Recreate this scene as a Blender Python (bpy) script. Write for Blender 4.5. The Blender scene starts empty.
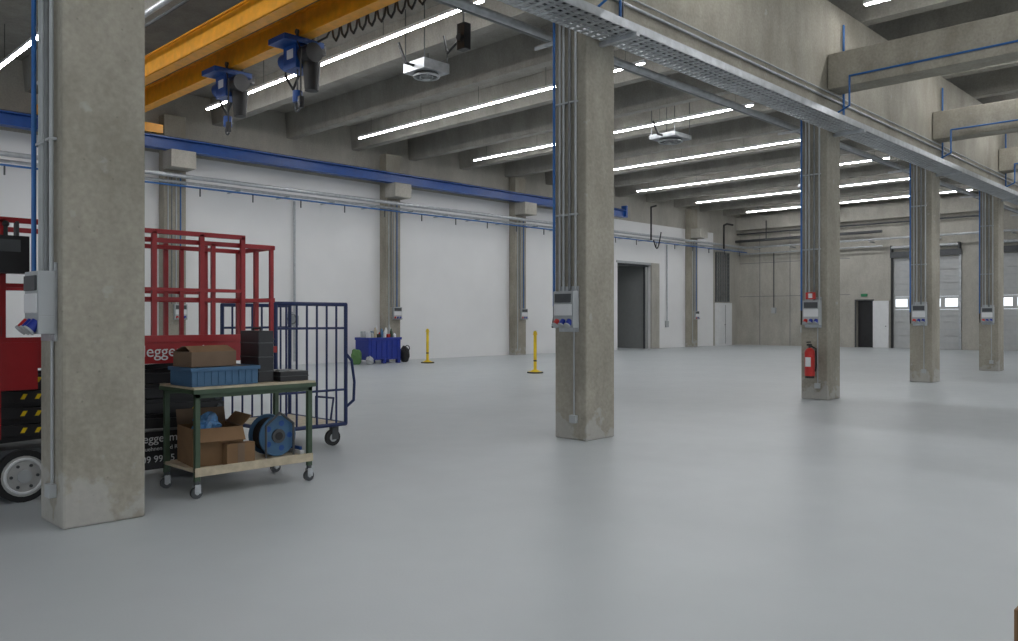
import bpy, bmesh, math, random
from mathutils import Vector, Matrix
random.seed(7)
S = bpy.context.scene
try:
    S.view_settings.view_transform = 'Standard'
except Exception:
    pass

# ------------------------------------------------------------------ materials
def new_mat(name):
    m = bpy.data.materials.new(name); m.use_nodes = True
    nt = m.node_tree
    return m, nt, nt.nodes['Principled BSDF']

def mat(name, col, rough=0.5, metal=0.0, var=0.12, scale=6.0, bump=0.0, emis=None, es=0.0):
    m, nt, b = new_mat(name)
    b.inputs['Roughness'].default_value = rough
    b.inputs['Metallic'].default_value = metal
    geo = nt.nodes.new('ShaderNodeNewGeometry')
    n = nt.nodes.new('ShaderNodeTexNoise'); n.inputs['Scale'].default_value = scale
    n.inputs['Detail'].default_value = 4
    nt.links.new(geo.outputs['Position'], n.inputs['Vector'])
    r = nt.nodes.new('ShaderNodeValToRGB')
    r.color_ramp.elements[0].position = 0.3; r.color_ramp.elements[1].position = 0.7
    r.color_ramp.elements[0].color = tuple(c*(1-var) for c in col)+(1,)
    r.color_ramp.elements[1].color = tuple(min(1, c*(1+var)) for c in col)+(1,)
    nt.links.new(n.outputs['Fac'], r.inputs['Fac'])
    nt.links.new(r.outputs['Color'], b.inputs['Base Color'])
    if bump:
        bp = nt.nodes.new('ShaderNodeBump'); bp.inputs['Strength'].default_value = bump
        bp.inputs['Distance'].default_value = 0.01
        nt.links.new(n.outputs['Fac'], bp.inputs['Height'])
        nt.links.new(bp.outputs['Normal'], b.inputs['Normal'])
    if emis:
        b.inputs['Emission Color'].default_value = tuple(emis)+(1,)
        b.inputs['Emission Strength'].default_value = es
    return m

def concrete(name, c1, c2, stain=0.5, base_wear=False):
    m, nt, b = new_mat(name)
    b.inputs['Roughness'].default_value = 0.8
    geo = nt.nodes.new('ShaderNodeNewGeometry')
    mp = nt.nodes.new('ShaderNodeMapping'); mp.inputs['Scale'].default_value = (1, 1, 0.45)
    nt.links.new(geo.outputs['Position'], mp.inputs['Vector'])
    n1 = nt.nodes.new('ShaderNodeTexNoise'); n1.inputs['Scale'].default_value = 1.6
    n1.inputs['Detail'].default_value = 8; n1.inputs['Roughness'].default_value = 0.65
    nt.links.new(mp.outputs['Vector'], n1.inputs['Vector'])
    r1 = nt.nodes.new('ShaderNodeValToRGB')
    r1.color_ramp.elements[0].position = 0.32; r1.color_ramp.elements[1].position = 0.68
    r1.color_ramp.elements[0].color = c1+(1,); r1.color_ramp.elements[1].color = c2+(1,)
    nt.links.new(n1.outputs['Fac'], r1.inputs['Fac'])
    n2 = nt.nodes.new('ShaderNodeTexNoise'); n2.inputs['Scale'].default_value = 26
    n2.inputs['Detail'].default_value = 5
    nt.links.new(geo.outputs['Position'], n2.inputs['Vector'])
    v = nt.nodes.new('ShaderNodeTexVoronoi'); v.inputs['Scale'].default_value = 9
    nt.links.new(geo.outputs['Position'], v.inputs['Vector'])
    rv = nt.nodes.new('ShaderNodeValToRGB')
    rv.color_ramp.elements[0].position = 0.03; rv.color_ramp.elements[1].position = 0.09
    rv.color_ramp.elements[0].color = (0.45, 0.45, 0.45, 1); rv.color_ramp.elements[1].color = (1, 1, 1, 1)
    nt.links.new(v.outputs['Distance'], rv.inputs['Fac'])
    mx = nt.nodes.new('ShaderNodeMix'); mx.data_type = 'RGBA'; mx.blend_type = 'OVERLAY'
    mx.inputs['Factor'].default_value = 0.35
    hs = nt.nodes.new('ShaderNodeRGBToBW'); nt.links.new(n2.outputs['Color'], hs.inputs['Color'])
    nt.links.new(r1.outputs['Color'], mx.inputs['A']); nt.links.new(hs.outputs['Val'], mx.inputs['B'])
    m2 = nt.nodes.new('ShaderNodeMix'); m2.data_type = 'RGBA'; m2.blend_type = 'MULTIPLY'
    m2.inputs['Factor'].default_value = stain
    nt.links.new(mx.outputs['Result'], m2.inputs['A']); nt.links.new(rv.outputs['Color'], m2.inputs['B'])
    out = m2.outputs['Result']
    if base_wear:   # patched / limewashed foot of the column
        sp = nt.nodes.new('ShaderNodeSeparateXYZ'); nt.links.new(geo.outputs['Position'], sp.inputs['Vector'])
        mz = nt.nodes.new('ShaderNodeMapRange'); mz.inputs['From Min'].default_value = 0.6; mz.inputs['From Max'].default_value = 0.0
        mz.inputs['To Min'].default_value = 0.0; mz.inputs['To Max'].default_value = 0.30
        nt.links.new(sp.outputs['Z'], mz.inputs['Value'])
        n5 = nt.nodes.new('ShaderNodeTexNoise'); n5.inputs['Scale'].default_value = 5; n5.inputs['Detail'].default_value = 6
        nt.links.new(geo.outputs['Position'], n5.inputs['Vector'])
        ad = nt.nodes.new('ShaderNodeMath'); ad.operation = 'ADD'
        nt.links.new(mz.outputs['Result'], ad.inputs[0]); nt.links.new(n5.outputs['Fac'], ad.inputs[1])
        rr = nt.nodes.new('ShaderNodeMapRange'); rr.inputs['From Min'].default_value = 0.68; rr.inputs['From Max'].default_value = 0.76
        rr.inputs['To Max'].default_value = 0.55
        nt.links.new(ad.outputs[0], rr.inputs['Value'])
        m3 = nt.nodes.new('ShaderNodeMix'); m3.data_type = 'RGBA'
        m3.inputs['B'].default_value = (0.46, 0.455, 0.44, 1)
        nt.links.new(rr.outputs['Result'], m3.inputs['Factor']); nt.links.new(out, m3.inputs['A'])
        out = m3.outputs['Result']
    nt.links.new(out, b.inputs['Base Color'])
    bp = nt.nodes.new('ShaderNodeBump'); bp.inputs['Strength'].default_value = 0.25
    bp.inputs['Distance'].default_value = 0.01
    nt.links.new(n2.outputs['Fac'], bp.inputs['Height']); nt.links.new(bp.outputs['Normal'], b.inputs['Normal'])
    return m

CONC = concrete('concrete_column', (0.255, 0.235, 0.19), (0.39, 0.365, 0.305), base_wear=True)
CONC_D = concrete('concrete_ceiling', (0.245, 0.235, 0.21), (0.36, 0.345, 0.31), 0.3)
CONC_W = concrete('concrete_wall', (0.35, 0.335, 0.295), (0.47, 0.45, 0.40), 0.3)
WHITE_W = mat('white_wall_panel', (0.82, 0.82, 0.82), 0.7, var=0.03, scale=0.7)
GREY = mat('light_grey_plastic', (0.42, 0.44, 0.45), 0.5, var=0.04)
GALV = mat('galvanised_steel', (0.46, 0.48, 0.50), 0.42, 0.6, var=0.15, scale=9)
DGREY = mat('dark_grey_metal', (0.07, 0.075, 0.08), 0.5, 0.2)
MGREY = mat('mid_grey_conduit', (0.20, 0.21, 0.215), 0.5, 0.2)
BLACK = mat('black_rubber', (0.012, 0.012, 0.013), 0.55)
BLACKP = mat('black_paint', (0.018, 0.018, 0.02), 0.35)
RED = mat('red_paint', (0.32, 0.014, 0.018), 0.4, var=0.1)
REDB = mat('bright_red', (0.50, 0.02, 0.015), 0.35)
BLUE = mat('crane_rail_blue', (0.008, 0.065, 0.28), 0.4)
BLUEP = mat('blue_pipe', (0.02, 0.12, 0.36), 0.4)
NAVY = mat('navy_blue_paint', (0.008, 0.022, 0.10), 0.4)
BBLUE = mat('blue_plastic', (0.010, 0.03, 0.28), 0.4)
LBLUE = mat('dusty_blue_plastic', (0.05, 0.13, 0.24), 0.5)
ORANGE = mat('crane_orange_yellow', (0.88, 0.38, 0.015), 0.4)
YELLOW = mat('yellow_plastic', (0.80, 0.56, 0.01), 0.4)
GREEN = mat('dull_green_paint', (0.05, 0.085, 0.05), 0.5)
LGREEN = mat('green_bag', (0.10, 0.22, 0.07), 0.6)
WOOD = mat('plywood', (0.50, 0.43, 0.31), 0.6, var=0.15, scale=14)
CARD = mat('cardboard', (0.20, 0.115, 0.055), 0.8, var=0.12, scale=5)
CARDD = mat('cardboard_grey', (0.17, 0.115, 0.075), 0.8, var=0.12, scale=5)
WHEEL = mat('wheel_hub_grey', (0.42, 0.42, 0.41), 0.5)
WHITE = mat('white_paint', (0.72, 0.73, 0.74), 0.45, var=0.03)
PLAST = mat('blue_plastic_bag', (0.10, 0.24, 0.46), 0.25, var=0.4, scale=20)
GATE = mat('gate_panel_grey', (0.46, 0.47, 0.47), 0.5, var=0.05)
RECESS = mat('recess_grey', (0.34, 0.35, 0.345), 0.6, var=0.04)
LED = mat('led_tube', (1, 1, 1), 0.4, emis=(0.985, 0.99, 1.0), es=54)

FLOOR, nt, b = new_mat('grey_epoxy_floor')
geo = nt.nodes.new('ShaderNodeNewGeometry')
n = nt.nodes.new('ShaderNodeTexNoise'); n.inputs['Scale'].default_value = 0.55; n.inputs['Detail'].default_value = 6
nt.links.new(geo.outputs['Position'], n.inputs['Vector'])
r = nt.nodes.new('ShaderNodeValToRGB')
r.color_ramp.elements[0].position = 0.3; r.color_ramp.elements[1].position = 0.7
r.color_ramp.elements[0].color = (0.462, 0.495, 0.515, 1); r.color_ramp.elements[1].color = (0.505, 0.54, 0.56, 1)
nt.links.new(n.outputs['Fac'], r.inputs['Fac']); nt.links.new(r.outputs['Color'], b.inputs['Base Color'])
n3 = nt.nodes.new('ShaderNodeTexNoise'); n3.inputs['Scale'].default_value = 3.0; n3.inputs['Detail'].default_value = 6
nt.links.new(geo.outputs['Position'], n3.inputs['Vector'])
mr = nt.nodes.new('ShaderNodeMapRange'); mr.inputs['To Min'].default_value = 0.31; mr.inputs['To Max'].default_value = 0.46
nt.links.new(n3.outputs['Fac'], mr.inputs['Value']); nt.links.new(mr.outputs['Result'], b.inputs['Roughness'])
bp = nt.nodes.new('ShaderNodeBump'); bp.inputs['Strength'].default_value = 0.15; bp.inputs['Distance'].default_value = 0.004
n4 = nt.nodes.new('ShaderNodeTexNoise'); n4.inputs['Scale'].default_value = 60
nt.links.new(geo.outputs['Position'], n4.inputs['Vector'])
nt.links.new(n4.outputs['Fac'], bp.inputs['Height']); nt.links.new(bp.outputs['Normal'], b.inputs['Normal'])

# ------------------------------------------------------------------ mesh builder
class MB:
    def __init__(s):
        s.bm = bmesh.new(); s.mats = []; s.M = Matrix.Identity(4)
    def mi(s, m):
        if m not in s.mats: s.mats.append(m)
        return s.mats.index(m)
    def hexa(s, p, m):
        vs = [s.bm.verts.new(s.M @ Vector(q)) for q in p]
        for idx in ((3,2,1,0),(4,5,6,7),(0,1,5,4),(1,2,6,5),(2,3,7,6),(3,0,4,7)):
            f = s.bm.faces.new([vs[i] for i in idx]); f.material_index = s.mi(m)
    def box(s, x0, x1, y0, y1, z0, z1, m):
        s.hexa([(x0,y0,z0),(x1,y0,z0),(x1,y1,z0),(x0,y1,z0),(x0,y0,z1),(x1,y0,z1),(x1,y1,z1),(x0,y1,z1)], m)
    def cone(s, p0, p1, r0, r1, m, seg=14, caps=True):
        p0 = Vector(p0); p1 = Vector(p1); d = (p1-p0).normalized()
        up = Vector((0,0,1)) if abs(d.z) < 0.9 else Vector((1,0,0))
        a = d.cross(up).normalized(); b2 = d.cross(a).normalized()
        k = s.mi(m)
        def ring(p, r): return [s.bm.verts.new(s.M @ (p + a*math.cos(2*math.pi*i/seg)*r + b2*math.sin(2*math.pi*i/seg)*r)) for i in range(seg)]
        A = ring(p0, r0); B = ring(p1, r1)
        for i in range(seg):
            f = s.bm.faces.new((A[i], A[(i+1)%seg], B[(i+1)%seg], B[i])); f.smooth = True; f.material_index = k
        if caps:
            f = s.bm.faces.new(list(reversed(ring(p0, r0)))); f.material_index = k
            f = s.bm.faces.new(ring(p1, r1)); f.material_index = k
    def cyl(s, p0, p1, r, m, seg=14): s.cone(p0, p1, r, r, m, seg)
    def ball(s, c, r, m, seg=10):
        k = s.mi(m); ret = bmesh.ops.create_uvsphere(s.bm, u_segments=seg, v_segments=max(6, seg//2+1), radius=r,
              matrix=s.M @ Matrix.Translation(Vector(c)))
        for v in ret['verts']:
            for f in v.link_faces: f.smooth = True; f.material_index = k
    def tube(s, pts, r, m, seg=10):
        for i in range(len(pts)-1): s.cyl(pts[i], pts[i+1], r, m, seg)
        for p in pts[1:-1]: s.ball(p, r*1.01, m, seg)
    def ring(s, c, axis, R, r, m, n=24, seg=8):
        axis = Vector(axis).normalized(); up = Vector((0,0,1)) if abs(axis.z) < .9 else Vector((1,0,0))
        a = axis.cross(up).normalized(); b2 = axis.cross(a).normalized(); c = Vector(c); k = s.mi(m); R_ = []
        for i in range(n):
            t = 2*math.pi*i/n; rd = a*math.cos(t)+b2*math.sin(t)
            R_.append([s.bm.verts.new(s.M @ (c + rd*(R + r*math.cos(2*math.pi*j/seg)) + axis*r*math.sin(2*math.pi*j/seg))) for j in range(seg)])
        for i in range(n):
            for j in range(seg):
                f = s.bm.faces.new((R_[i][j], R_[(i+1)%n][j], R_[(i+1)%n][(j+1)%seg], R_[i][(j+1)%seg])); f.smooth = True; f.material_index = k
    def lump(s, c, sx, sy, sz, m, seed=0, amp=0.25):
        k = s.mi(m); rnd = random.Random(seed)
        ret = bmesh.ops.create_icosphere(s.bm, subdivisions=3, radius=1, matrix=Matrix.Identity(4))
        ph = [rnd.uniform(0, 6) for _ in range(6)]
        for v in ret['verts']:
            p = v.co.copy()
            f = 1 + amp*(math.sin(5*p.x+ph[0])*math.cos(4*p.y+ph[1]) + .5*math.sin(9*p.z+ph[2]+3*p.x) + .4*math.cos(13*p.y+ph[3]))
            p *= f
            v.co = s.M @ Vector((c[0]+p.x*sx, c[1]+p.y*sy, max(c[2]+p.z*sz, c[2]-sz*0.85)))
            for fa in v.link_faces: fa.smooth = False; fa.material_index = k
    def done(s, name, bevel=0.0):
        bmesh.ops.recalc_face_normals(s.bm, faces=s.bm.faces[:])
        xs = [v.co for v in s.bm.verts]
        c = Vector(((min(v.x for v in xs)+max(v.x for v in xs))/2, (min(v.y for v in xs)+max(v.y for v in xs))/2, min(v.z for v in xs)))
        bmesh.ops.translate(s.bm, verts=s.bm.verts[:], vec=-c)
        me = bpy.data.meshes.new(name); s.bm.to_mesh(me); s.bm.free()
        for m in s.mats: me.materials.append(m)
        o = bpy.data.objects.new(name, me); o.location = c
        S.collection.objects.link(o)
        if bevel:
            md = o.modifiers.new('bevel', 'BEVEL'); md.width = bevel; md.segments = 2
            md.limit_method = 'ANGLE'; md.angle_limit = math.radians(50)
        return o

# ------------------------------------------------------------------ room shell
XB, XE, YR, YL, HC = -8.0, 40.8, -12.0, 22.2, 7.65
m = MB(); m.box(XB-.3, XE+.3, YR-.3, YL+3.2, -.3, 0, FLOOR); m.done('floor')
m = MB(); m.box(XB-.3, XE+.3, YR-.3, YL+.3, HC, HC+.3, CONC_D); m.done('ceiling')

OX0, OX1, OH = 29.7, 32.3, 3.95
m = MB()
for a, b_ in ((XB, OX0), (OX1, 38.0)): m.box(a, b_, YL, YL+.3, 0, 5.9, WHITE_W)
m.box(38.0, XE, YL, YL+.3, 0, 5.9, CONC_W)
m.box(OX0, OX1, YL, YL+.3, OH, 5.9, WHITE_W)
m.box(XB, XE, YL, YL+.3, 5.9, HC, CONC_W)
m.box(OX0-.2, OX0, YL+.3, YL+3.0, 0, OH+.2, RECESS)
m.box(OX1, OX1+.2, YL+.3, YL+3.0, 0, OH+.2, RECESS)
m.box(OX0, OX1, YL+.3, YL+3.0, OH, OH+.2, RECESS)
m.box(OX0-.2, OX1+.2, YL+3.0, YL+3.2, 0, OH+.2, RECESS)
m.done('wall_left')
m = MB()
m.box(OX1-.02, OX1+.62, YL-.08, YL, 0, OH+.1, CONC_W); m.box(OX0-.1, OX1, YL-.05, YL, OH, OH+.1, GREY)
m.done('trim_1', .005)
m = MB()
m.box(30.0, 31.0, YL+2.88, YL+2.98, 0, 2.6, RECESS); m.box(31.05, 32.1, YL+2.88, YL+2.98, 0, 2.6, RECESS)
m.box(29.9, 32.2, YL+2.9, YL+2.99, 2.6, 2.75, DGREY); m.box(31.0, 31.05, YL+2.9, YL+2.99, 0, 2.6, DGREY)
m.cyl((30.9, YL+2.8, 1.05), (30.9, YL+2.88, 1.05), .02, DGREY); m.cyl((30.78, YL+2.8, 1.05), (30.92, YL+2.8, 1.05), .015, DGREY)
m.done('door_1', .005)
# sliding-door track and edge visible in the opening
m = MB(); m.box(OX1-.28, OX1-.04, YL+.12, YL+.18, 0, OH, RECESS); m.box(OX1-.32, OX1-.28, YL+.1, YL+.2, 0, OH, DGREY); m.box(OX0+.0, OX1-.04, YL+.1, YL+.2, OH-.1, OH, DGREY); m.done('door_6', .004)

DY0, DY1 = 15.1, 15.9
G = [(11.25, 14.15), (6.6, 9.9), (1.5, 4.8)]
GH = 4.3
m = MB()
ys = [(YR, 1.5), (4.8, 6.6), (9.9, 11.25), (14.15, DY0), (DY1, YL)]
for a, b_ in ys: m.box(XE, XE+.3, a, b_, 0, HC, CONC_W)
for a, b_ in G: m.box(XE, XE+.3, a, b_, GH, HC, CONC_W)
m.box(XE, XE+.3, DY0, DY1, 2.3, HC, CONC_W)
m.done('wall_end')
m = MB()
for y in (21.0, 19.3, 17.6): m.box(XE-.012, XE, y, y+.03, 0, 5.9, MGREY)
for z in (2.6, 4.4): m.box(XE-.012, XE, 16.2, YL, z, z+.03, MGREY)
m.box(XE-.45, XE, YR, YL, 6.2, 6.88, CONC_W)
m.done('trim_2')
def gate(y0, y1, name):
    m = MB(); n = 7; h = GH/n
    for i in range(n):
        z0 = i*h+.01; z1 = (i+1)*h-.01
        if i in (3,):
            m.box(XE+.05, XE+.11, y0, y1, z0, z0+.12, GATE); m.box(XE+.05, XE+.11, y0, y1, z1-.1, z1, GATE)
            k = 4; w = (y1-y0)/k
            for j in range(k+1):
                yy = y0+j*w; m.box(XE+.05, XE+.11, max(y0, yy-.09), min(y1, yy+.09), z0+.12, z1-.1, GATE)
        else:
            m.box(XE+.05, XE+.11, y0, y1, z0, z1, GATE)
            m.box(XE+.04, XE+.05, y0+.05, y1-.05, z0+.28, z0+.31, GREY)
    m.box(XE+.11, XE+.13, y0, y1, 0, 3*h, GATE); m.box(XE+.11, XE+.13, y0, y1, 4*h, GH, GATE)
    m.box(XE-.08, XE, y0-.08, y0+.02, 0, GH+.3, GALV); m.box(XE-.08, XE, y1-.02, y1+.08, 0, GH+.3, BLACKP)
    m.box(XE-.14, XE, y0-.1, y1+.1, GH+.02, GH+.3, DGREY)
    m.cyl((XE-.2, y0, GH+.5), (XE-.2, y1, GH+.5), .07, GALV)
    m.box(XE-.26, XE, y0-.05, y0+.02, GH+.3, GH+.6, DGREY); m.box(XE-.26, XE, y1-.02, y1+.05, GH+.3, GH+.6, DGREY)
    return m.done(name)
for i, (a, b_) in enumerate(G): gate(a, b_, 'door_%d' % (i+2))
m = MB()
m.box(XE+.26, XE+.3, DY0, DY1, 0, 2.3, BLACKP)  # black sheet closing the open doorway, its colour stands in for the shade beyond
m.box(XE-.03, XE+.02, DY0-.06, DY0, 0, 2.36, DGREY); m.box(XE-.03, XE+.02, DY1, DY1+.06, 0, 2.36, DGREY); m.box(XE-.03, XE+.02, DY0, DY1, 2.3, 2.36, DGREY)
m.box(XE-.09, XE-.04, 14.32, DY0-.04, 0.01, 2.28, WHITE); m.cyl((XE-.15, 14.45, 1.05), (XE-.09, 14.45, 1.05), .02, DGREY)
m.done('door_5', .003)
m = MB(); m.box(XE-.05, XE, 15.35, 15.65, 2.5, 2.64, mat('exit_sign_green', (0.03, 0.22, 0.10), .4)); m.done('exit_sign', .004)

m = MB()
m.box(XB, XE, YR-.3, YR, 0, 1.0, CONC_W); m.box(XB, XE, YR-.3, YR, 4.6, HC, CONC_W)
x = XB
while x < XE:
    m.box(x, min(x+1.1, XE), YR-.3, YR, 1.0, 4.6, CONC_W); x += 5.5
m.done('wall_right')
k = 1; x = XB+1.1
while x+4.4 < XE:
    m = MB()
    for zz in (1.0, 2.8, 4.52): m.box(x, x+4.4, YR-.18, YR-.1, zz, zz+.08, DGREY)
    for j in range(5): m.box(x+j*1.08, x+j*1.08+.06, YR-.18, YR-.1, 1.0, 4.6, DGREY)
    m.done('window_%d' % k); k += 1; x += 5.5
m = MB()
m.box(XB-.3, XB, YR, YL, 0, 1.0, CONC_W); m.box(XB-.3, XB, YR, YL, 4.6, HC, CONC_W)
y = YR
while y < YL:
    m.box(XB-.3, XB, y, min(y+1.7, YL), 1.0, 4.6, CONC_W); y += 5.5
m.done('wall_back')

# ------------------------------------------------------------------ ribs, girder, cross beams, columns
kx = 8.42-2.365*6
while kx < XE-.5:
    m = MB(); y0, y1 = YR, YL
    m.hexa([(kx-.14,y0,6.9),(kx+.14,y0,6.9),(kx+.14,y1,6.9),(kx-.14,y1,6.9),(kx-.20,y0,HC),(kx+.20,y0,HC),(kx+.20,y1,HC),(kx-.20,y1,HC)], CONC_D)
    m.done('ceiling_rib', .012); kx += 2.365
RY0, RY1 = 5.88, 6.35
m = MB()
m.box(XB, XE-.45, RY0+.02, RY1+.1, 4.95, 6.9, CONC)
m.done('concrete_girder', .01)
cols = [-3.17, 2.33, 7.81, 14.38, 19.87, 25.28, 30.78, 36.28]

def socket_box(m, x, y, z, s=1.0):
    """distribution box on a face whose outward normal is -X, centre (x,y,z)"""
    w = .15*s
    m.box(x-.10, x, y-w, y+w, z-.08, z+.22, GREY)
    m.box(x-.115, x-.10, y-w+.03, y+w-.03, z+.09, z+.19, DGREY)
    m.box(x-.11, x-.10, y-w+.02, y+w-.02, z-.06, z+.07, WHITE)
    m.box(x-.10, x, y-w, y+w, z-.2, z-.08, GREY)
    for i, c in enumerate((REDB, BBLUE, BBLUE)):
        yy = y+w*.62*(1-i)
        m.cyl((x-.09, yy, z-.12), (x-.135, yy, z-.17), .036, c)
        m.cyl((x-.135, yy, z-.17), (x-.145, yy, z-.18), .040, GREY)

def column(xr):
    m = MB()
    m.box(xr-.54, xr, RY0, RY1, 0, 4.95, CONC)
    return m.done('concrete_column', .018)
for ci, xr in enumerate(cols):
    column(xr); x0 = xr-.54
    m = MB()
    socket_box(m, x0-.02, 6.12, 1.5)
    m.box(x0-.02, x0, 5.98, 6.27, 1.25, 1.78, GALV)
    for yy, rr, mm in ((6.01, .014, GREY), (6.10, .018, MGREY), (6.19, .014, GREY), (6.25, .012, GREY)):
        m.cyl((x0-.03, yy, 1.72), (x0-.03, yy, 4.9), rr, mm)
    m.cyl((x0-.05, 6.32, 1.55), (x0-.05, 6.32, 4.9), .016, BLUEP)
    m.tube([(x0-.05, 6.32, 1.55), (x0-.05, 6.32, 1.42), (x0-.10, 6.30, 1.3)], .013, BLACK)
    for zz in (2.6, 3.9): m.box(x0-.045, x0, 5.99, 6.34, zz, zz+.02, GREY)
    m.box(x0-.05, x0, 6.0, 6.09, .2, .29, GREY); m.tube([(x0-.015, 6.045, 1.3), (x0-.015, 6.045, .29)], .010, GREY)
    m.done('electrical_socket_box', .003)
for xr in cols:
    xc = xr-.27
    m = MB(); m.box(xc-.25, xc+.25, YR, RY0, 5.35, 5.95, CONC)
    m.done('concrete_cross_beam', .012)
    m = MB()
    m.tube([(xc-.28, YR+.1, 5.5), (xc-.28, 5.5, 5.5), (xc-.28, 5.5, 5.0), (xc-.28, 5.84, 4.85)], .016, BLUEP)
    m.tube([(xc+.34, 5.85, 6.6), (xc+.34, 5.85, 4.85)], .018, BLUEP)
    m.tube([(xc+.40, 5.86, 6.6), (xc+.40, 5.86, 4.85)], .014, DGREY)
    m.done('blue_air_pipe')

wcols = [-3.0, 3.0, 9.44, 16.8, 23.0, 35.6]
for xc in wcols:
    m = MB(); m.box(xc-.3, xc+.3, 21.85, YL, 0, 6.9, CONC)
    m.box(xc-.34, xc+.34, 21.3, 21.85, 5.42, 5.88, CONC_W)
    m.done('concrete_wall_column', .015)
    m = MB()
    m.M = Matrix.Translation((xc+.12, 21.85, 0)) @ Matrix.Rotation(math.radians(90), 4, 'Z')
    socket_box(m, 0, 0, 1.58, 1.15)
    m.M = Matrix.Identity(4)
    for dx, mm_ in ((-.2, GREY), (-.1, MGREY), (0.02, GREY), (.14, BLUEP)):
        m.cyl((xc+dx, 21.83, 1.8 if dx > -.15 else .2), (xc+dx, 21.83, 5.35), .018, mm_, 8)
    m.done('electrical_socket_box', .003)

m = MB(); yc = 21.55; x1 = 29.4
m.box(XB, x1, yc-.14, yc+.14, 5.88, 5.91, BLUE); m.box(XB, x1, yc-.02, yc+.02, 5.91, 6.17, BLUE); m.box(XB, x1, yc-.14, yc+.14, 6.17, 6.2, BLUE)
m.box(XB, x1, yc-.03, yc+.03, 6.2, 6.25, DGREY); m.box(x1-.1, x1, yc-.14, yc+.14, 5.91, 6.4, BLUE)
m.done('crane_rail')
m = MB(); yc2 = 6.75
m.box(XB, x1, yc2-.12, yc2+.12, 5.88, 5.91, BLUE); m.box(XB, x1, yc2-.02, yc2+.02, 5.91, 6.17, BLUE); m.box(XB, x1, yc2-.12, yc2+.12, 6.17, 6.2, BLUE)
for xr in cols[:6]: m.box(xr-.4, xr-.1, RY1+.1, yc2+.12, 5.6, 5.88, CONC)
m.done('crane_rail')

m = MB()
for xg in (6.85, 7.75):
    m.box(xg-.12, xg+.12, 6.6, 21.75, 6.35, 6.38, ORANGE); m.box(xg-.07, xg+.07, 6.6, 21.75, 6.38, 6.77, ORANGE); m.box(xg-.12, xg+.12, 6.6, 21.75, 6.77, 6.80, ORANGE)
for yy in (yc, yc2):
    m.box(6.0, 8.95, yy-.1, yy+.1, 6.27, 6.5, ORANGE)
    for xx in (6.15, 8.75): m.cyl((xx, yy-.04, 6.34), (xx, yy+.04, 6.34), .09, DGREY)
# festoon rail with cable loops
m.box(7.98, 8.02, 6.9, 21.2, 6.55, 6.60, GALV)
for yy in (8, 11, 14, 17, 20): m.box(7.75, 8.02, yy, yy+.05, 6.60, 6.63, GALV)
for j in range(20):
    ya = 7.2+j*.26
    m.box(7.97, 8.03, ya-.03, ya+.03, 6.48, 6.55, DGREY)
    if j < 19: m.tube([(8.0, ya, 6.50), (8.0, ya+.05, 6.30), (8.0, ya+.13, 6.22), (8.0, ya+.21, 6.30), (8.0, ya+.26, 6.50)], .02, BLACK, 8)
m.tube([(8.0, 12.14, 6.5), (8.0, 12.3, 6.35), (7.95, 12.6, 6.3)], .02, BLACK, 8)
m.done('overhead_crane', .004)
def hoist(yy):
    m = MB(); X = 7.75
    m.box(X-.45, X+.34, yy-.28, yy+.28, 6.22, 6.32, BLUE)
    for dx in (-.16, .16):
        for dy in (-.2, .2): m.cyl((X+dx-.02, yy+dy, 6.42), (X+dx+.02, yy+dy, 6.42), .045, DGREY); m.box(X+dx-.015, X+dx+.015, yy+dy-.03, yy+dy+.03, 6.3, 6.43, DGREY)
    m.box(X+.34, X+.48, yy-.12, yy+.12, 6.16, 6.36, BLACKP)
    m.box(X-.19, X+.19, yy-.21, yy+.21, 5.80, 6.22, BLUE)
    m.cyl((X, yy-.50, 6.03), (X, yy-.21, 6.03), .17, BLACKP); m.cyl((X, yy+.21, 6.05), (X, yy+.48, 6.05), .15, BLUE)
    m.box(X-.2, X+.19, yy-.12, yy+.08, 5.98, 6.14, WHITE)
    m.cone((X+.05, yy-.33, 5.90), (X+.05, yy-.33, 5.40), .16, .12, BLACK)
    m.cyl((X-.08, yy-.08, 5.80), (X-.08, yy-.08, 5.42), .014, DGREY); m.cyl((X-.08, yy-.08, 5.42), (X-.08, yy-.08, 5.22), .085, BLUE)
    m.ring((X-.08, yy-.08, 5.14), (1, 0, 0), .075, .02, DGREY, 16, 6)
    m.tube([(X+.2, yy+.3, 6.28), (X+.3, yy+.45, 5.95), (X+.25, yy+.62, 5.65), (X+.2, yy+.78, 5.9), (X+.2, yy+.82, 6.30)], .024, BLACK, 8)
    m.tube([(X-.2, yy-.28, 6.22), (X-.3, yy-.55, 6.0), (X-.3, yy-.55, 5.2)], .014, BLACK, 8); m.box(X-.34, X-.26, yy-.59, yy-.51, 5.0, 5.2, BLACKP)
    m.done('chain_hoist', .006)
hoist(12.8); hoist(15.4)

Ls = [4.87+4.73*i for i in range(8)]
def led(x, y0, y1):
    m = MB()
    m.box(x-.04, x+.04, y0, y1, 6.82, 6.88, WHITE); m.box(x-.03, x+.03, y0+.02, y1-.02, 6.80, 6.82, LED)
    yy = y0+.5
    while yy < y1:
        m.cyl((x, yy, 6.88), (x, yy, HC), .006, DGREY, 6); yy += 2.3
    m.done('linear_led_light')
for x in Ls: led(x, 10.0, 20.3)
for x in [.14]+Ls: led(x, -6, 5.45)

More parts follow.
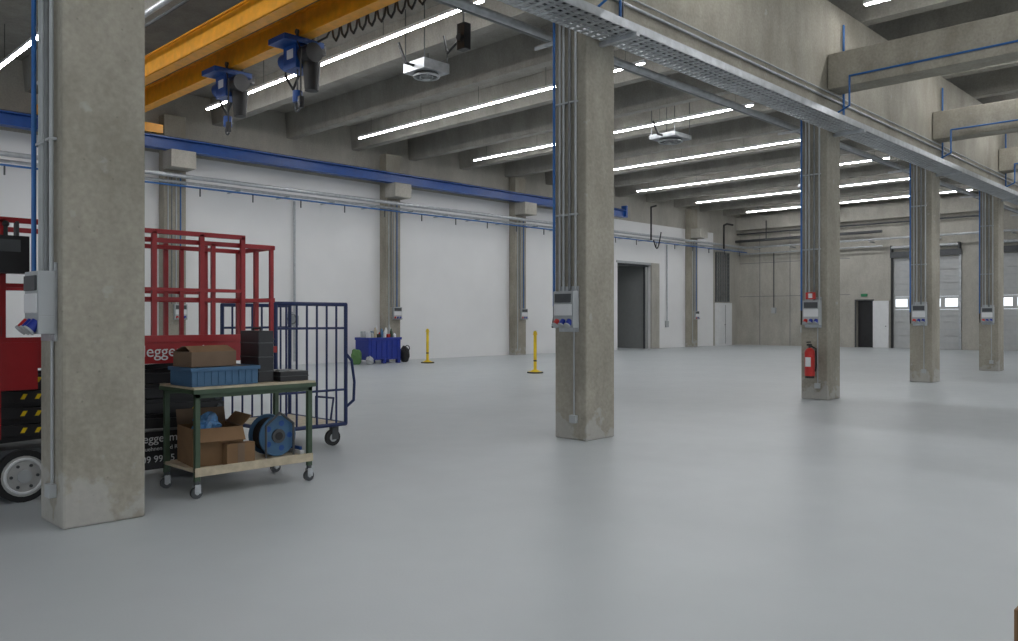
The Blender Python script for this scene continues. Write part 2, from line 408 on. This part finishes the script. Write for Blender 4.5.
# perforated cable tray hung beside the columns
m = MB(); tx0, tx1 = XB+.1, 40.2
ty0, ty1, tz = 5.38, 5.84, 4.62
for yy in (ty0, ty1-.012): m.box(tx0, tx1, yy, yy+.012, tz, tz+.10, GALV)
for i in range(1, 6):
    yy = ty0+i*(ty1-ty0)/6; m.box(tx0, tx1, yy-.014, yy+.014, tz, tz+.006, GALV)
x = tx0
while x < tx1:
    m.box(x, x+.045, ty0, ty1, tz-.004, tz+.010, GALV); x += .12
for i in range(6):
    m.cyl((tx0, ty0+.08+i*.055, tz+.035), (tx1, ty0+.08+i*.055, tz+.035), .016, (DGREY, GREY, MGREY)[i % 3], 6)
for xr in cols: m.box(xr-.3, xr-.24, ty0-.03, RY0, tz-.05, tz-.004, GALV)
m.done('cable_tray')
m = MB()
m.cyl((XB+.1, 5.87, 5.2), (40.2, 5.87, 5.2), .02, GALV, 8)
m.cyl((XB+.1, 5.87, 5.30), (40.2, 5.87, 5.30), .012, GREY, 8)
m.cyl((XB+.1, 6.6, 4.85), (40.2, 6.6, 4.85), .05, GALV, 10); m.cyl((XB+.1, 6.8, 4.9), (40.2, 6.8, 4.9), .03, MGREY, 8)
for xr in cols: m.box(xr-.3, xr-.27, 6.35, 6.9, 4.76, 4.8, GALV)
m.done('pipe_run')

m = MB()
yp = 21.5
m.cyl((XB, yp, 5.22), (40.2, yp, 5.22), .06, GALV); m.cyl((XB, yp+.18, 5.08), (40.2, yp+.18, 5.08), .04, GALV)
m.cyl((XB, yp-.05, 4.95), (40.2, yp-.05, 4.95), .025, BLUEP, 8)
x = XB+.5
while x < 40: 
    m.box(x, x+.05, yp-.1, YL, 5.0, 5.03, GALV); m.cyl((x+.4, yp-.05, 4.95), (x+.4, yp-.05, 4.72), .02, DGREY, 8); x += 1.55
m.tube([(40.2, yp, 5.22), (40.2, 8.0, 5.22)], .055, GALV); m.cyl((40.4, YL-.1, 4.9), (40.4, 14.5, 4.9), .04, GALV)
m.cyl((40.35, YL, 5.6), (40.35, 14.5, 5.6), .07, DGREY); m.cyl((40.5, YL, 6.0), (40.5, 10, 6.0), .04, DGREY)
for y in (21, 19, 17, 15, 12, 9): m.box(40.15, XE, y, y+.05, 5.1, 5.15, GALV)
for y in (20.4, 18.2, 16.6): m.tube([(40.3, y, 5.6), (40.3, y, 6.6)], .03, DGREY)
for y, z in ((20.2, 2.0), (18.6, 1.0), (16.9, 1.3)): m.cyl((40.76, y, z), (40.76, y, 4.9), .025, DGREY, 8); m.box(40.7, XE, y-.12, y+.12, z-.3, z, GREY)
m.done('wall_pipe_run')
m = MB()
m.tube([(13.25, 22.14, .1), (13.25, 22.14, 5.0)], .035, GALV); m.box(13.13, 13.37, 22.1, YL, 1.2, 1.5, GREY)
m.ring((13.1, 22.05, 1.4), (0, 1, 0), .18, .03, GREY, 24, 8); m.ring((13.1, 22.02, 1.4), (0, 1, 0), .14, .025, MGREY, 24, 8); m.box(13.05, 13.15, 22.0, YL, 1.5, 1.62, GREY)
m.tube([(33.6, 22.14, 1.0), (33.6, 22.14, 5.0)], .03, GALV); m.box(33.5, 33.7, 22.1, YL, 1.0, 1.3, GREY)
m.tube([(26.3, 22.14, 2.6), (26.3, 22.14, 5.0)], .02, GALV)
m.done('wall_conduit')
def hose(x, y=21.4, drop=.9, r=.028):
    m = MB(); pts = []
    for i in range(13):
        t = i/12; pts.append((x+t*.6, y-.12, 5.0-drop*math.sin(math.pi*t)+.4*t))
    m.tube(pts, r, BLACK, 8); m.done('hanging_hose')
hose(25.0, drop=.5); hose(31.2, drop=.55)
m = MB(); m.tube([(31.1, 21.35, 5.0), (31.1, 21.35, 6.5), (31.5, 21.35, 6.6)], .04, BLACK, 8); m.tube([(37.6, 21.35, 5.0), (37.6, 21.35, 6.2), (37.9, 21.35, 6.3), (38.5, 21.35, 6.3)], .05, BLACK, 8); m.done('black_pipe')

m = MB(); m.box(38.15, 39.5, YL-.25, YL, 0, 2.25, WHITE); m.box(38.8, 38.83, YL-.26, YL-.25, .1, 2.15, DGREY); m.cyl((38.75, YL-.3, 1.1), (38.75, YL-.25, 1.1), .02, DGREY); m.done('electrical_cabinet', .01)
m = MB()
for i in range(8): m.box(38.2+i*.18, 38.23+i*.18, YL-.12, YL-.06, 2.3, 4.9, MGREY)
for i in range(14): m.box(38.2, 39.5, YL-.12, YL-.06, 2.3+i*.2, 2.33+i*.2, MGREY)
m.box(38.2, 38.24, YL-.06, YL, 2.3, 4.9, DGREY); m.box(39.46, 39.5, YL-.06, YL, 2.3, 4.9, DGREY)
m.done('cable_grating')

def heater(x, y, z=6.35, s=.33, h=.2):
    m = MB()
    m.box(x-s, x+s, y-s, y+s, z, z+h, GALV)
    m.cyl((x, y, z-.06), (x, y, z), s*.75, DGREY, 24); m.ring((x, y, z-.06), (0, 0, 1), s*.75, .025, GREY, 24, 6); m.ring((x, y, z-.07), (0, 0, 1), s*.4, .012, GREY, 20, 6)
    m.cyl((x, y, z-.12), (x, y, z-.06), .08, GREY)
    for k in range(4):
        t = k*math.pi/4+.2
        c, s_ = math.cos(t)*s*.75, math.sin(t)*s*.75; m.cyl((x-c, y-s_, z-.07), (x+c, y+s_, z-.07), .008, GREY, 6)
    for dx in (-s*.9, s*.9):
        for dy in (-s*.9, s*.9): m.cyl((x+dx, y+dy, z+h), (x+dx, y+dy, HC), .012, DGREY, 6)
    m.tube([(x-s, y, z+h*.5), (x-s-.2, y, z+h*.5), (x-s-.3, y+.1, z+h+.3)], .03, BLACK, 8)
    m.done('ceiling_fan_heater', .01)
heater(10.6, 12.7); heater(19.6, 12.8, 6.45, .42, .12); heater(30.5, 13.5, 6.45, .42, .12)
m = MB(); m.box(9.35, 9.5, 10.2, 10.4, 6.0, 6.45, BLACKP); m.cyl((9.42, 10.3, 6.45), (9.42, 10.3, HC), .015, DGREY); m.cyl((9.3, 10.3, 6.2), (9.35, 10.3, 6.2), .06, DGREY); m.tube([(9.42, 10.4, 6.2), (9.45, 10.75, 6.05), (9.5, 10.9, 6.4)], .02, BLACK); m.done('ceiling_speaker', .01)
m = MB(); m.tube([(5.6, 8, 6.6), (5.6, 20, 6.6)], .05, GALV); m.tube([(6.0, 8, 6.75), (6.0, 20, 6.75)], .03, DGREY)
for yy in (9, 13, 17): m.cyl((5.6, yy, 6.6), (5.6, yy, HC), .01, DGREY, 6); m.cyl((6.0, yy, 6.75), (6.0, yy, HC), .01, DGREY, 6)
m.done('ceiling_pipe')

m = MB(); xf = 13.84; yf = 6.13; x = xf-.14
m.cyl((x, yf, .42), (x, yf, .82), .085, REDB, 20); m.ball((x, yf, .82), .085, REDB, 16); m.cyl((x, yf, .38), (x, yf, .42), .075, BLACK, 16)
m.cyl((x, yf, .88), (x, yf, .96), .022, DGREY); m.box(x-.09, x+.05, yf-.015, yf+.015, .94, .97, BLACK); m.box(x-.1, x+.02, yf-.015, yf+.015, .99, 1.01, BLACK)
m.tube([(x, yf-.03, .93), (x-.02, yf-.12, .89), (x-.03, yf-.13, .6), (x-.03, yf-.11, .5)], .012, BLACK, 8)
m.box(x-.089, x-.06, yf-.05, yf+.04, .58, .74, WHITE); m.box(xf-.055, xf, yf-.04, yf+.04, .5, .85, DGREY)
m.done('fire_extinguisher', .002)
m = MB(); m.box(xf-.15, xf-.13, 6.03, 6.2, 1.74, 1.86, REDB); m.box(xf-.13, xf, 6.09, 6.11, 1.79, 1.81, GREY); m.box(xf-.153, xf-.15, 6.08, 6.15, 1.76, 1.84, WHITE); m.done('fire_extinguisher_sign')

# ------------------------------------------------------------------ yellow barrier posts
def post(x, y):
    m = MB()
    m.cone((x, y, 0), (x, y, .035), .2, .19, YELLOW, 24); m.cone((x, y, .035), (x, y, .09), .15, .06, YELLOW, 24); m.ring((x, y, .018), (0, 0, 1), .195, .02, BLACK, 28, 8)
    m.cyl((x, y, .08), (x, y, 1.02), .042, YELLOW, 16); m.cyl((x, y, .3), (x, y, .34), .043, BLACK, 16)
    m.cone((x, y, 1.02), (x, y, 1.05), .05, .05, YELLOW, 16); m.ball((x, y, 1.05), .045, YELLOW, 14)
    for t in (0, 1.57): m.cyl((x-.07*math.cos(t), y-.07*math.sin(t), 1.0), (x+.07*math.cos(t), y+.07*math.sin(t), 1.0), .012, YELLOW, 8)
    m.done('barrier_post')
post(16.7, 19.95); post(15.56, 14.27)

m = MB(); x0, x1, y0, y1 = 15.0, 16.25, 20.75, 21.45
m.box(x0, x1, y0, y1, .12, .16, BBLUE)
m.box(x0, x1, y0, y0+.04, .16, .8, BBLUE); m.box(x0, x1, y1-.04, y1, .16, .8, BBLUE); m.box(x0, x0+.04, y0+.04, y1-.04, .16, .8, BBLUE); m.box(x1-.04, x1, y0+.04, y1-.04, .16, .8, BBLUE)
m.box(x0-.03, x1+.03, y0-.03, y0, .74, .82, BBLUE); m.box(x0-.03, x0, y0, y1, .74, .82, BBLUE); m.box(x0, x1, y1, y1+.03, .74, .82, BBLUE)
for i in range(6): m.box(x0+.1+i*.2, x0+.13+i*.2, y0-.02, y0, .16, .74, BBLUE)
for xx in (x0, (x0+x1)/2-.06, x1-.12):
    for yy in (y0, y1-.12): m.box(xx, xx+.12, yy, yy+.12, 0, .12, BBLUE)
m.box(x0+.04, x1-.04, y0+.04, y1-.04, .70, .78, NAVY)
m.done('blue_pallet_box', .008)
m = MB()
cs = [WHITE, GREY, WOOD, BLACKP, LBLUE, WHITE, REDB, GREEN]
for i in range(18):
    xx = 15.1+(i % 9)*.125; yy = 20.88+(i//9)*.28; h = random.uniform(.16, .46); c = cs[i % 8]
    if i % 3 == 0: m.box(xx-.05, xx+.05, yy-.05, yy+.08, .78, .78+h*.8, c)
    else: m.cyl((xx, yy, .78), (xx, yy, .78+h*.7), .05, c, 12); m.cone((xx, yy, .78+h*.7), (xx, yy, .78+h), .05, .015, c, 12)
m.done('bottles_and_cans')
m = MB(); m.lump((14.65, 20.9, .22), .17, .16, .27, LGREEN, 3, .12); m.lump((14.9, 20.55, .12), .12, .1, .14, GREY, 4, .12); m.done('green_sacks')
m = MB(); m.lump((16.6, 21.0, .24), .18, .14, .28, BLACK, 8, .08); m.ring((16.6, 20.85, .45), (0, 1, 0), .09, .015, BLACK); m.done('backpack')

# ------------------------------------------------------------------ red scissor lift
LX0, LX1, LY0, LY1 = 1.15, 3.72, 7.0, 7.8
m = MB()
m.box(LX0+.1, LX1, LY0+.12, LY1-.12, .14, .40, BLACKP)
m.box(LX0+.3, LX1-.3, LY0+.04, LY0+.12, .16, .40, DGREY)
m.box(2.2, 3.17, LY0+.01, LY0+.05, .12, .44, BLACKP)
for xx in (1.86, 3.40):
    for ya, yb in ((LY0, LY0+.11), (LY1-.11, LY1)):
        m.cyl((xx, ya, .2), (xx, yb, .2), .2, BLACK, 28)
        f = ya if ya < 7.4 else yb; d = -1 if ya < 7.4 else 1
        m.cyl((xx, f, .2), (xx, f+d*.012, .2), .155, WHEEL, 24); m.cyl((xx, f+d*.012, .2), (xx, f+d*.03, .2), .05, GREY, 16); m.ring((xx, f+d*.012, .2), (0, 1, 0), .13, .012, WHITE, 24, 6)
        for k in range(6): t = k*math.pi/3; m.cyl((xx+.09*math.cos(t), f, .2+.09*math.sin(t)), (xx+.09*math.cos(t), f+d*.022, .2+.09*math.sin(t)), .012, DGREY, 8)
for side, yy in ((0, LY0+.06), (1, LY1-.12)):
    for k in range(4):
        zc = .49+k*.13
        for j, sg in enumerate((1, -1)):
            m.M = Matrix.Translation((2.45, yy+j*.035, zc+.03)) @ Matrix.Rotation(sg*math.radians(2.2), 4, 'Y')
            m.box(-1.05, 1.05, 0, .03, -.042, .042, BLACKP)
            for e in (-1.0, 0, 1.0): m.cyl((e, -.012, 0), (e, .035, 0), .024, DGREY, 12)
            if j == 0 and side == 0:
                for q in (-.6, -.5, .75): m.hexa([(q, -.002, -.02), (q+.03, -.002, -.02), (q+.03, 0, -.02), (q, 0, -.02), (q+.02, -.002, .02), (q+.05, -.002, .02), (q+.05, 0, .02), (q+.02, 0, .02)], YELLOW)
    m.M = Matrix.Identity(4)
for xx in (1.5, 2.45, 3.4):
    for k in range(4): m.cyl((xx, LY0+.09, .5+k*.135), (xx, LY1-.08, .5+k*.135), .022, DGREY, 10)
m.box(LX0+.1, LX0+.3, LY0+.15, LY1-.15, .4, 1.02, BLACKP); m.box(2.2, 2.7, LY0+.25, LY1-.25, .4, .95, DGREY)
m.box(LX0, 3.70, LY0, LY1, 1.02, 1.2, RED); m.box(LX0, 3.70, LY0-.01, LY0+.01, 1.20, 1.26, RED)
m.box(LX0, 1.95, LY0-.02, LY0+.02, .86, 1.22, RED)
m.box(3.70, 4.02, LY0+.03, LY1-.03, 1.08, 1.14, RED)
m.box(LX0+.02, 4.0, LY0+.04, LY1-.04, 1.2, 1.215, DGREY)
for yy in (LY0+.02, LY1-.02):
    m.box(LX0, 3.68, yy-.018, yy+.018, 2.13, 2.17, RED); m.box(LX0, 3.68, yy-.015, yy+.015, 1.64, 1.67, RED); 
    for xx in (1.2, 1.72, 2.3, 2.85, 3.27, 3.66): m.box(xx-.02, xx+.02, yy-.018, yy+.018, 1.2, 2.15, RED)
for yy in (LY0+.07, LY1-.07):
    m.box(2.2, 4.0, yy-.016, yy+.016, 2.06, 2.10, RED); m.box(2.2, 4.0, yy-.014, yy+.014, 1.56, 1.59, RED)
    for xx in (2.6, 3.40, 3.98): m.box(xx-.018, xx+.018, yy-.016, yy+.016, 1.2, 2.08, RED)
for zz in (2.06, 1.56): m.box(3.98, 4.02, LY0+.07, LY1-.07, zz, zz+.04, RED)
m.box(3.98, 4.02, 7.38, 7.42, 1.14, 2.08, RED)
for zz in (2.13, 1.64): m.box(LX0, LX0+.04, LY0+.02, LY1-.02, zz, zz+.04, RED)
# control box hung on the rail
m.box(1.58, 1.86, LY0-.14, LY0+.0, 1.74, 2.02, BLACKP); m.box(1.62, 1.80, LY0-.145, LY0-.14, 1.9, 1.99, DGREY); m.box(1.55, 1.58, LY0-.12, LY0-.02, 1.8, 1.96, BLACK)
m.cyl((1.72, LY0-.07, 2.02), (1.72, LY0-.07, 2.10), .015, BLACK, 8); m.ball((1.72, LY0-.07, 2.11), .025, BLACK)
for xx in (1.62, 1.80): m.box(xx, xx+.02, LY0-.03, LY0+.04, 2.02, 2.14, DGREY)
m.tube([(1.66, LY0-.05, 1.76), (1.64, LY0-.07, 1.5), (1.55, LY0-.06, 1.22)], .014, BLACK, 8)
m.box(1.42, 1.7, LY0-.04, LY0, 1.27, 1.42, DGREY)
for xx in (1.38, 1.66): m.box(xx, xx+.035, LY0-.05, LY0-.02, .5, 1.7, RED)
for zz in (.7, 1.0, 1.3, 1.55): m.box(1.38, 1.69, LY0-.05, LY0-.02, zz, zz+.03, RED)
lift = m.done('scissor_lift', .004)
def label(txt, size, loc, parent, mt, rot=(math.pi/2, 0, 0)):
    c = bpy.data.curves.new('label', 'FONT'); c.body = txt; c.size = size; c.extrude = .001
    o = bpy.data.objects.new('label', c); S.collection.objects.link(o); c.materials.append(mt)
    o.parent = parent; o.location = Vector(loc)-parent.location; o.rotation_euler = rot
label('deggermeier', .14, (2.70, LY0-.012, 1.08), lift, WHITE)
label('deggermeier', .10, (2.70, LY0+.005, .35), lift, WHITE)
label('Buehnen und Rental', .05, (2.74, LY0+.005, .28), lift, WHITE)
label('09 99 55 0', .08, (2.74, LY0+.005, .18), lift, WHITE)

# ------------------------------------------------------------------ workshop cart
CX0, CX1, CY0, CY1 = 2.82, 3.86, 6.16, 6.76
m = MB()
m.box(CX0-.02, CX1+.02, CY0-.02, CY1+.02, .835, .865, WOOD)
m.box(CX0-.025, CX1+.025, CY0-.026, CY0-.02, .815, .850, GREEN); m.box(CX0-.025, CX1+.025, CY1+.02, CY1+.026, .815, .850, GREEN)
m.box(CX0-.026, CX0-.02, CY0-.02, CY1+.02, .815, .850, GREEN); m.box(CX1+.02, CX1+.026, CY0-.02, CY1+.02, .815, .850, GREEN)
for xx in (CX0, CX1-.04):
    for yy in (CY0, CY1-.04):
        m.box(xx, xx+.04, yy, yy+.04, .13, .835, GREEN)
        cx, cy = xx+.02, yy+.02
        m.cyl((cx, cy, .1), (cx, cy, .14), .022, DGREY); m.box(cx-.025, cx+.025, cy-.022, cy-.018, .04, .11, GALV); m.box(cx-.025, cx+.025, cy+.018, cy+.022, .04, .11, GALV)
        m.cyl((cx-.005, cy-.016, .045), (cx-.005, cy+.016, .045), .045, DGREY, 18); m.cyl((cx-.005, cy-.025, .045), (cx-.005, cy+.025, .045), .015, GREY, 12)
m.box(CX0, CX1, CY0, CY1, .2, .225, WOOD); m.box(CX0-.005, CX1+.005, CY0-.006, CY0, .17, .24, WOOD)
m.box(CX0, CX1, CY0, CY0+.03, .17, .2, GREEN); m.box(CX0, CX1, CY1-.03, CY1, .17, .2, GREEN)
m.box(CX0, CX1, CY0, CY0+.03, .78, .835, GREEN); m.box(CX0, CX1, CY1-.03, CY1, .78, .835, GREEN)
m.done('workshop_cart', .003)

def open_box(m, x0, x1, y0, y1, z0, z1, mt, t=.012):
    m.box(x0, x1, y0, y1, z0, z0+t, mt)
    m.box(x0, x1, y0, y0+t, z0+t, z1, mt); m.box(x0, x1, y1-t, y1, z0+t, z1, mt)
    m.box(x0, x0+t, y0+t, y1-t, z0+t, z1, mt); m.box(x1-t, x1, y0+t, y1-t, z0+t, z1, mt)
m = MB(); x0, x1, y0, y1, z0 = 2.82, 3.38, 6.22, 6.62, .866
open_box(m, x0, x1, y0, y1, z0, z0+.15, LBLUE); m.box(x0-.015, x1+.015, y0-.015, y0, z0+.12, z0+.15, LBLUE); m.box(x0-.015, x1+.015, y1, y1+.015, z0+.12, z0+.15, LBLUE); m.box(x1, x1+.015, y0, y1, z0+.12, z0+.15, LBLUE); m.box(x0-.015, x0, y0, y1, z0+.12, z0+.15, LBLUE)
for i in range(9): m.box(x0+.04+i*.058, x0+.05+i*.058, y0-.008, y0, z0+.01, z0+.12, LBLUE)
m.box(x0+.015, x1-.015, y0+.015, y1-.015, z0+.12, z0+.145, DGREY)
m.done('blue_plastic_crate', .003)
m = MB(); m.M = Matrix.Translation((3.02, 6.45, 1.017)) @ Matrix.Rotation(math.radians(8), 4, 'Z')
m.box(-.19, .22, -.13, .13, 0, .12, CARDD)
m.hexa([(-.19,-.13,.12),(.22,-.13,.12),(.22,-.125,.115),(-.19,-.125,.115),(-.18,-.02,.165),(.21,-.02,.165),(.21,-.015,.16),(-.18,-.015,.16)], CARD)
m.hexa([(-.19,.13,.12),(.22,.13,.12),(.22,.125,.115),(-.19,.125,.115),(-.18,.02,.165),(.21,.02,.165),(.21,.015,.16),(-.18,.015,.16)], CARDD)
m.box(.215, .222, -.05, .05, .03, .09, WHITE)
m.done('cardboard_box', .002)
m = MB(); m.box(3.43, 3.57, 6.3, 6.62, .866, 1.30, BLACKP); 
for zz in (.95, 1.07, 1.19): m.box(3.425, 3.575, 6.295, 6.625, zz, zz+.012, DGREY)
m.tube([(3.50, 6.40, 1.30), (3.50, 6.40, 1.32), (3.50, 6.52, 1.32), (3.50, 6.52, 1.30)], .010, BLACK)
m.done('black_tool_case', .01)
m = MB(); m.box(3.60, 3.87, 6.24, 6.6, .866, .95, BLACKP); m.box(3.595, 3.875, 6.235, 6.605, .905, .912, DGREY); m.box(3.63, 3.72, 6.3, 6.38, .95, .96, MGREY); m.done('flat_tool_case', .008)
m = MB(); m.M = Matrix.Translation((3.08, 6.47, .226)) @ Matrix.Rotation(math.radians(-8), 4, 'Z')
open_box(m, -.2, .2, -.22, .2, 0, .30, CARD)
m.hexa([(-.2,-.22,.30),(.2,-.22,.30),(.2,-.215,.30),(-.2,-.215,.30),(-.2,-.29,.20),(.2,-.29,.20),(.2,-.285,.195),(-.2,-.285,.195)], CARD)
m.hexa([(.2,-.2,.30),(.2,.2,.30),(.205,.2,.30),(.205,-.2,.30),(.28,-.2,.38),(.28,.2,.38),(.285,.2,.38),(.285,-.2,.38)], CARD)
m.hexa([(-.2,.2,.30),(.2,.2,.30),(.2,.205,.30),(-.2,.205,.30),(-.2,.24,.42),(.2,.24,.42),(.2,.245,.42),(-.2,.245,.42)], CARDD)
m.box(-.18, .18, -.2, .18, .02, .2, CARDD)
m.M = Matrix.Identity(4)
m.done('cardboard_box', .002)
m = MB(); m.lump((3.04, 6.42, .52), .11, .12, .10, PLAST, 5, .25); m.done('plastic_bag')
m = MB(); m.M = Matrix.Translation((3.20, 6.19, .226)); m.box(-.12, .12, -.03, .05, 0, .17, CARD); m.box(-.03, .03, -.032, -.03, .0, .17, CARDD); m.done('cardboard_box', .002)
m = MB(); c = Vector((3.60, 6.38, .226+.175)); ax = Vector((0, 1, 0))
for d in (-.09, .09):
    m.cyl(c+ax*(d-.006), c+ax*(d+.006), .17, LBLUE, 32); m.ring(c+ax*d, ax, .165, .01, LBLUE, 32, 6)
m.cyl(c-ax*.085, c+ax*.085, .13, BLACK, 28); m.cyl(c-ax*.115, c-ax*.095, .06, DGREY, 20); m.cyl(c-ax*.12, c-ax*.115, .035, BLACK, 12)
for k in range(5): t = k*2*math.pi/5; m.cyl(c+Vector((.11*math.cos(t), -.098, .11*math.sin(t))), c+Vector((.11*math.cos(t), -.094, .11*math.sin(t))), .025, BLUE, 12)
for k in range(6): m.ring(c+ax*(-.07+k*.028), ax, .132, .013, BLACK, 28, 6)
m.tube([c+Vector((-.13, -.13, -.17)), c+Vector((-.13, -.13, .1)), c+Vector((0, -.13, .2)), c+Vector((.13, -.13, .1)), c+Vector((.13, -.13, -.17))], .010, DGREY)
m.done('cable_reel')
m = MB(); m.box(3.79, 3.83, 6.24, 6.5, .226, .26, WHITE); m.box(3.80, 3.82, 6.26, 6.46, .26, .29, BLUE); m.done('small_tool', .004)

# ------------------------------------------------------------------ blue roll cage trolley
m = MB(); x0, x1, y0, y1 = 4.34, 5.20, 7.62, 8.80; zt = 1.56; zb = .24
for (a, b_) in (((x0,y0),(x1,y0)), ((x1,y0),(x1,y1)), ((x1,y1),(x0,y1)), ((x0,y1),(x0,y0))):
    m.cyl((a[0],a[1],zb), (b_[0],b_[1],zb), .022, NAVY)
m.box(x0+.02, x1-.02, y0+.02, y1-.02, zb-.01, zb+.012, WOOD)
for yy in (y0, y1):
    m.tube([(x0, yy, zb), (x0, yy, zt), (x1, yy, zt), (x1, yy, zb)], .022, NAVY)
    for i in range(1, 7): m.cyl((x0+(x1-x0)*i/7, yy, zb), (x0+(x1-x0)*i/7, yy, zt), .012, NAVY, 8)
    for zz in (.62, 1.30): m.cyl((x0, yy, zz), (x1, yy, zz), .013, NAVY, 8)
m.tube([(x1, y0, 1.02), (x1+.05, y0-.04, .94), (x1+.08, y0-.05, .7), (x1+.07, y0-.05, .5), (x1, y0, .42)], .016, NAVY)
m.tube([(x1, y0+.3, .24), (x1+.04, y0+.3, .5), (x1, y0+.6, .5), (x1, y0+.6, .24)], .012, NAVY)
for xx in (x0+.06, x1-.1):
    for yy in (y0+.08, y1-.08):
        m.cyl((xx, yy, .2), (xx, yy, .23), .045, DGREY); m.box(xx-.04, xx+.04, yy-.03, yy-.024, .07, .21, DGREY); m.box(xx-.04, xx+.04, yy+.024, yy+.03, .07, .21, DGREY)
        m.cyl((xx-.02, yy-.02, .09), (xx-.02, yy+.02, .09), .09, BLACK, 22); m.cyl((xx-.02, yy-.024, .09), (xx-.02, yy+.024, .09), .045, GREY, 14)
m.done('roll_cage_trolley')

m = MB(); open_box(m, 3.45, 3.85, .37, .77, 0, .33, CARD); m.box(3.463, 3.837, .383, .757, .30, .32, CARD); m.done('cardboard_box', .003)

# ------------------------------------------------------------------ world + camera
w = bpy.data.worlds.new('overcast_sky'); S.world = w; w.use_nodes = True
bg = w.node_tree.nodes['Background']; bg.inputs['Color'].default_value = (0.86, 0.93, 1.0, 1); bg.inputs['Strength'].default_value = 1.9

cam = bpy.data.cameras.new('camera'); co = bpy.data.objects.new('camera', cam); S.collection.objects.link(co)
cam.sensor_width = 36; cam.lens = 28.82; cam.shift_y = -0.0015; cam.clip_end = 200
co.location = (0, 0, 1.4); co.rotation_euler = (math.pi/2, 0, math.radians(44.36-90))
S.camera = co
